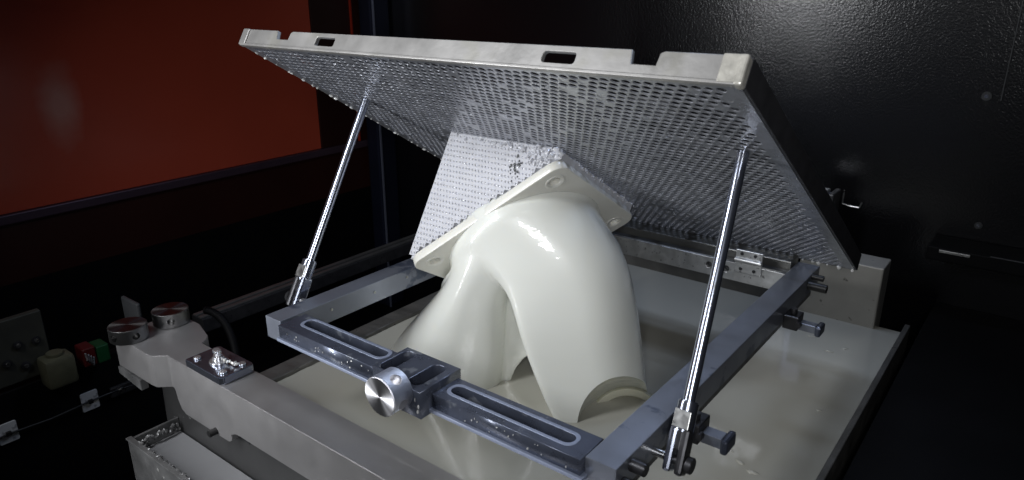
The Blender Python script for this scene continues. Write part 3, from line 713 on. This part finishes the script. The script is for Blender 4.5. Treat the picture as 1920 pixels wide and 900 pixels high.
# ------------------------------------------------------------------ overflow tray
tr = thing('overflow_tray', (-1.3, .55, -.5), 'open grey steel tray with white resin below the beam at lower left', 'tray')
TX = -1.462
obj('end_wall', bx(TX-.0, TX+.006, .540, .652, -.46, -.300, .0015), 'tray', tr)
obj('front_wall', bx(TX+.007, .2, .540, .546, -.60, -.301, .0015), 'tray', tr)
fr_r = bx(TX-.001, .2, .537, .549, -.3005, -.296, .001); obj('front_rim', fr_r, 'tray', tr)
obj('resin_fill', bx(TX+.008, .2, .549, .650, -.46, -.335, 0), 'traypool', tr)
q = bmesh.new()
for i in range(30): blob(q, (TX+.012+g.uniform(0, .006), .556+i*.0031, -.318+g.uniform(-.006, .01)), .005, .004, .005, Matrix(), i)
for i in range(34): blob(q, (TX+.03+i*.016+g.uniform(-.006, .006), .549, -.297), g.uniform(.002, .008), .0035, .003, Matrix(), i+50)
obj('dried_resin', q, 'tray', tr, smooth=True, kind='stuff')

# ------------------------------------------------------------------ machinery at far left
PX = -1.955
struct('side_panel', bx(PX-.03, PX, -.2, 1.0, -.9, -.335, .002), 'black')
bpz = thing('bolted_plate', (PX, .52, -.25), 'dim pale plate with hex bolts at far left edge', 'plate')
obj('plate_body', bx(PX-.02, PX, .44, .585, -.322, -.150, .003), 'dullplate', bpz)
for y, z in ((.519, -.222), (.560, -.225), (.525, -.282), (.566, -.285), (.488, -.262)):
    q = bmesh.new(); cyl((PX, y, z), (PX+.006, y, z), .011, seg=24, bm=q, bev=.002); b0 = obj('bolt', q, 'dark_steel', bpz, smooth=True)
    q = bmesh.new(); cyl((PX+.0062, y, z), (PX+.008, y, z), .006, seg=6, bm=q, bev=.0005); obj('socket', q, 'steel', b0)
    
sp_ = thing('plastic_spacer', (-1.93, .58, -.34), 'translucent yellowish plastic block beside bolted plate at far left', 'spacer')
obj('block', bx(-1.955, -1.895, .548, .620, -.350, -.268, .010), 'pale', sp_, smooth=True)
obj('boss', cyl((-1.925, .584, -.268), (-1.925, .584, -.260), .020), 'pale', sp_, smooth=True)
cn = thing('cable_connector', (-1.93, .68, -.32), 'small red and green connector in the dark beside the yellowish spacer', 'connector')
obj('red_shell', bx(-1.955, -1.905, .640, .672, -.325, -.272, .004), 'red', cn)
obj('green_shell', bx(-1.955, -1.905, .674, .706, -.328, -.278, .004), 'green', cn)
q = bmesh.new()
for k in range(4): cyl((-1.905, .646+k*.006, -.285-k*.006), (-1.88, .640+k*.004, -.295-k*.006), .003, seg=8, bm=q, bev=0)
obj('wire_ends', q, 'steel', cn)
def tie_mount(y, z, label):
    t = thing('cable_tie_mount', (PX+.002, y, z), label, 'cable clip', 'white cable tie mounts')
    s = .022
    q = sheet(rrect(y-s, y+s, z-s*1.25, z+s*1.25, .004, 4), [], .004, .0008, Matrix(((0, 0, 1, PX+.004), (1, 0, 0, 0), (0, 1, 0, 0), (0, 0, 0, 1)))); obj('base_pad', q, 'white', t)
    q = bmesh.new(); bx(PX+.006, PX+.014, y-.006, y+.006, z-.006, z+.006, .002, q); obj('cradle', q, 'rubber', t)
    return t
tie_mount(.648, -.444, 'square white cable tie mount on black panel left of the beam')
tie_mount(.452, -.440, 'square white cable tie mount cut by the left edge of the photo')
q = bmesh.new()
pts3 = [(PX+.008, .30, -.455), (PX+.010, .452, -.441), (PX+.009, .55, -.448), (PX+.010, .648, -.443), (PX+.010, .72, -.443), (PX+.01, .80, -.45)]
for a, b_ in zip(pts3, pts3[1:]): cyl(a, b_, .0028, seg=10, bm=q, bev=0)
tag(obj('thin_cable', q, 'rubber', smooth=True), 'thin black cable running through the white tie mounts', 'cable')
lk = thing('link_bracket', (-1.93, .74, -.45), 'dark worn link bracket with a bolt beside the white tie mount', 'bracket')
obj('link', bx(PX+.002, PX+.012, .700, .840, -.462, -.430, .004), 'dark_steel', lk)
q = bmesh.new(); hexbolt(q, (PX+.012, .728, -.446), (1, 0, 0), .009, .006); obj('bolt', q, 'steel', lk, smooth=True)
gr = thing('guide_rail', (-1.88, 1.4, -.30), 'long dark linear guide rail running back along the left of tank', 'rail')
obj('rail_body', bx(-1.925, -1.865, .95, 2.3, -.335, -.292, .002), 'dark_steel', gr)
obj('rail_track', bx(-1.915, -1.900, .95, 2.3, -.2915, -.286, .001), 'rail', gr)
obj('rail_track', bx(-1.888, -1.873, .95, 2.3, -.2915, -.286, .001), 'rail', gr)
ho = thing('cable_hose', (-1.72, .86, -.3), 'dark bent hose behind the far collar disc', 'hose')
q = bmesh.new(); pr_ = None
for k in range(22):
    t_ = k/21; p_ = Vector((-1.80+.13*t_, .93+.02*math.sin(t_*3), -.235-.14*t_**1.3+.02*math.sin(t_*3.1)))
    if pr_: cyl(pr_, p_, .011, seg=14, bm=q, bev=0)
    pr_ = p_
obj('tube', q, 'black', ho, smooth=True)
obj('fitting', cyl((-1.672, .93, -.372), (-1.665, .93, -.392), .014), 'dark_steel', ho, smooth=True)
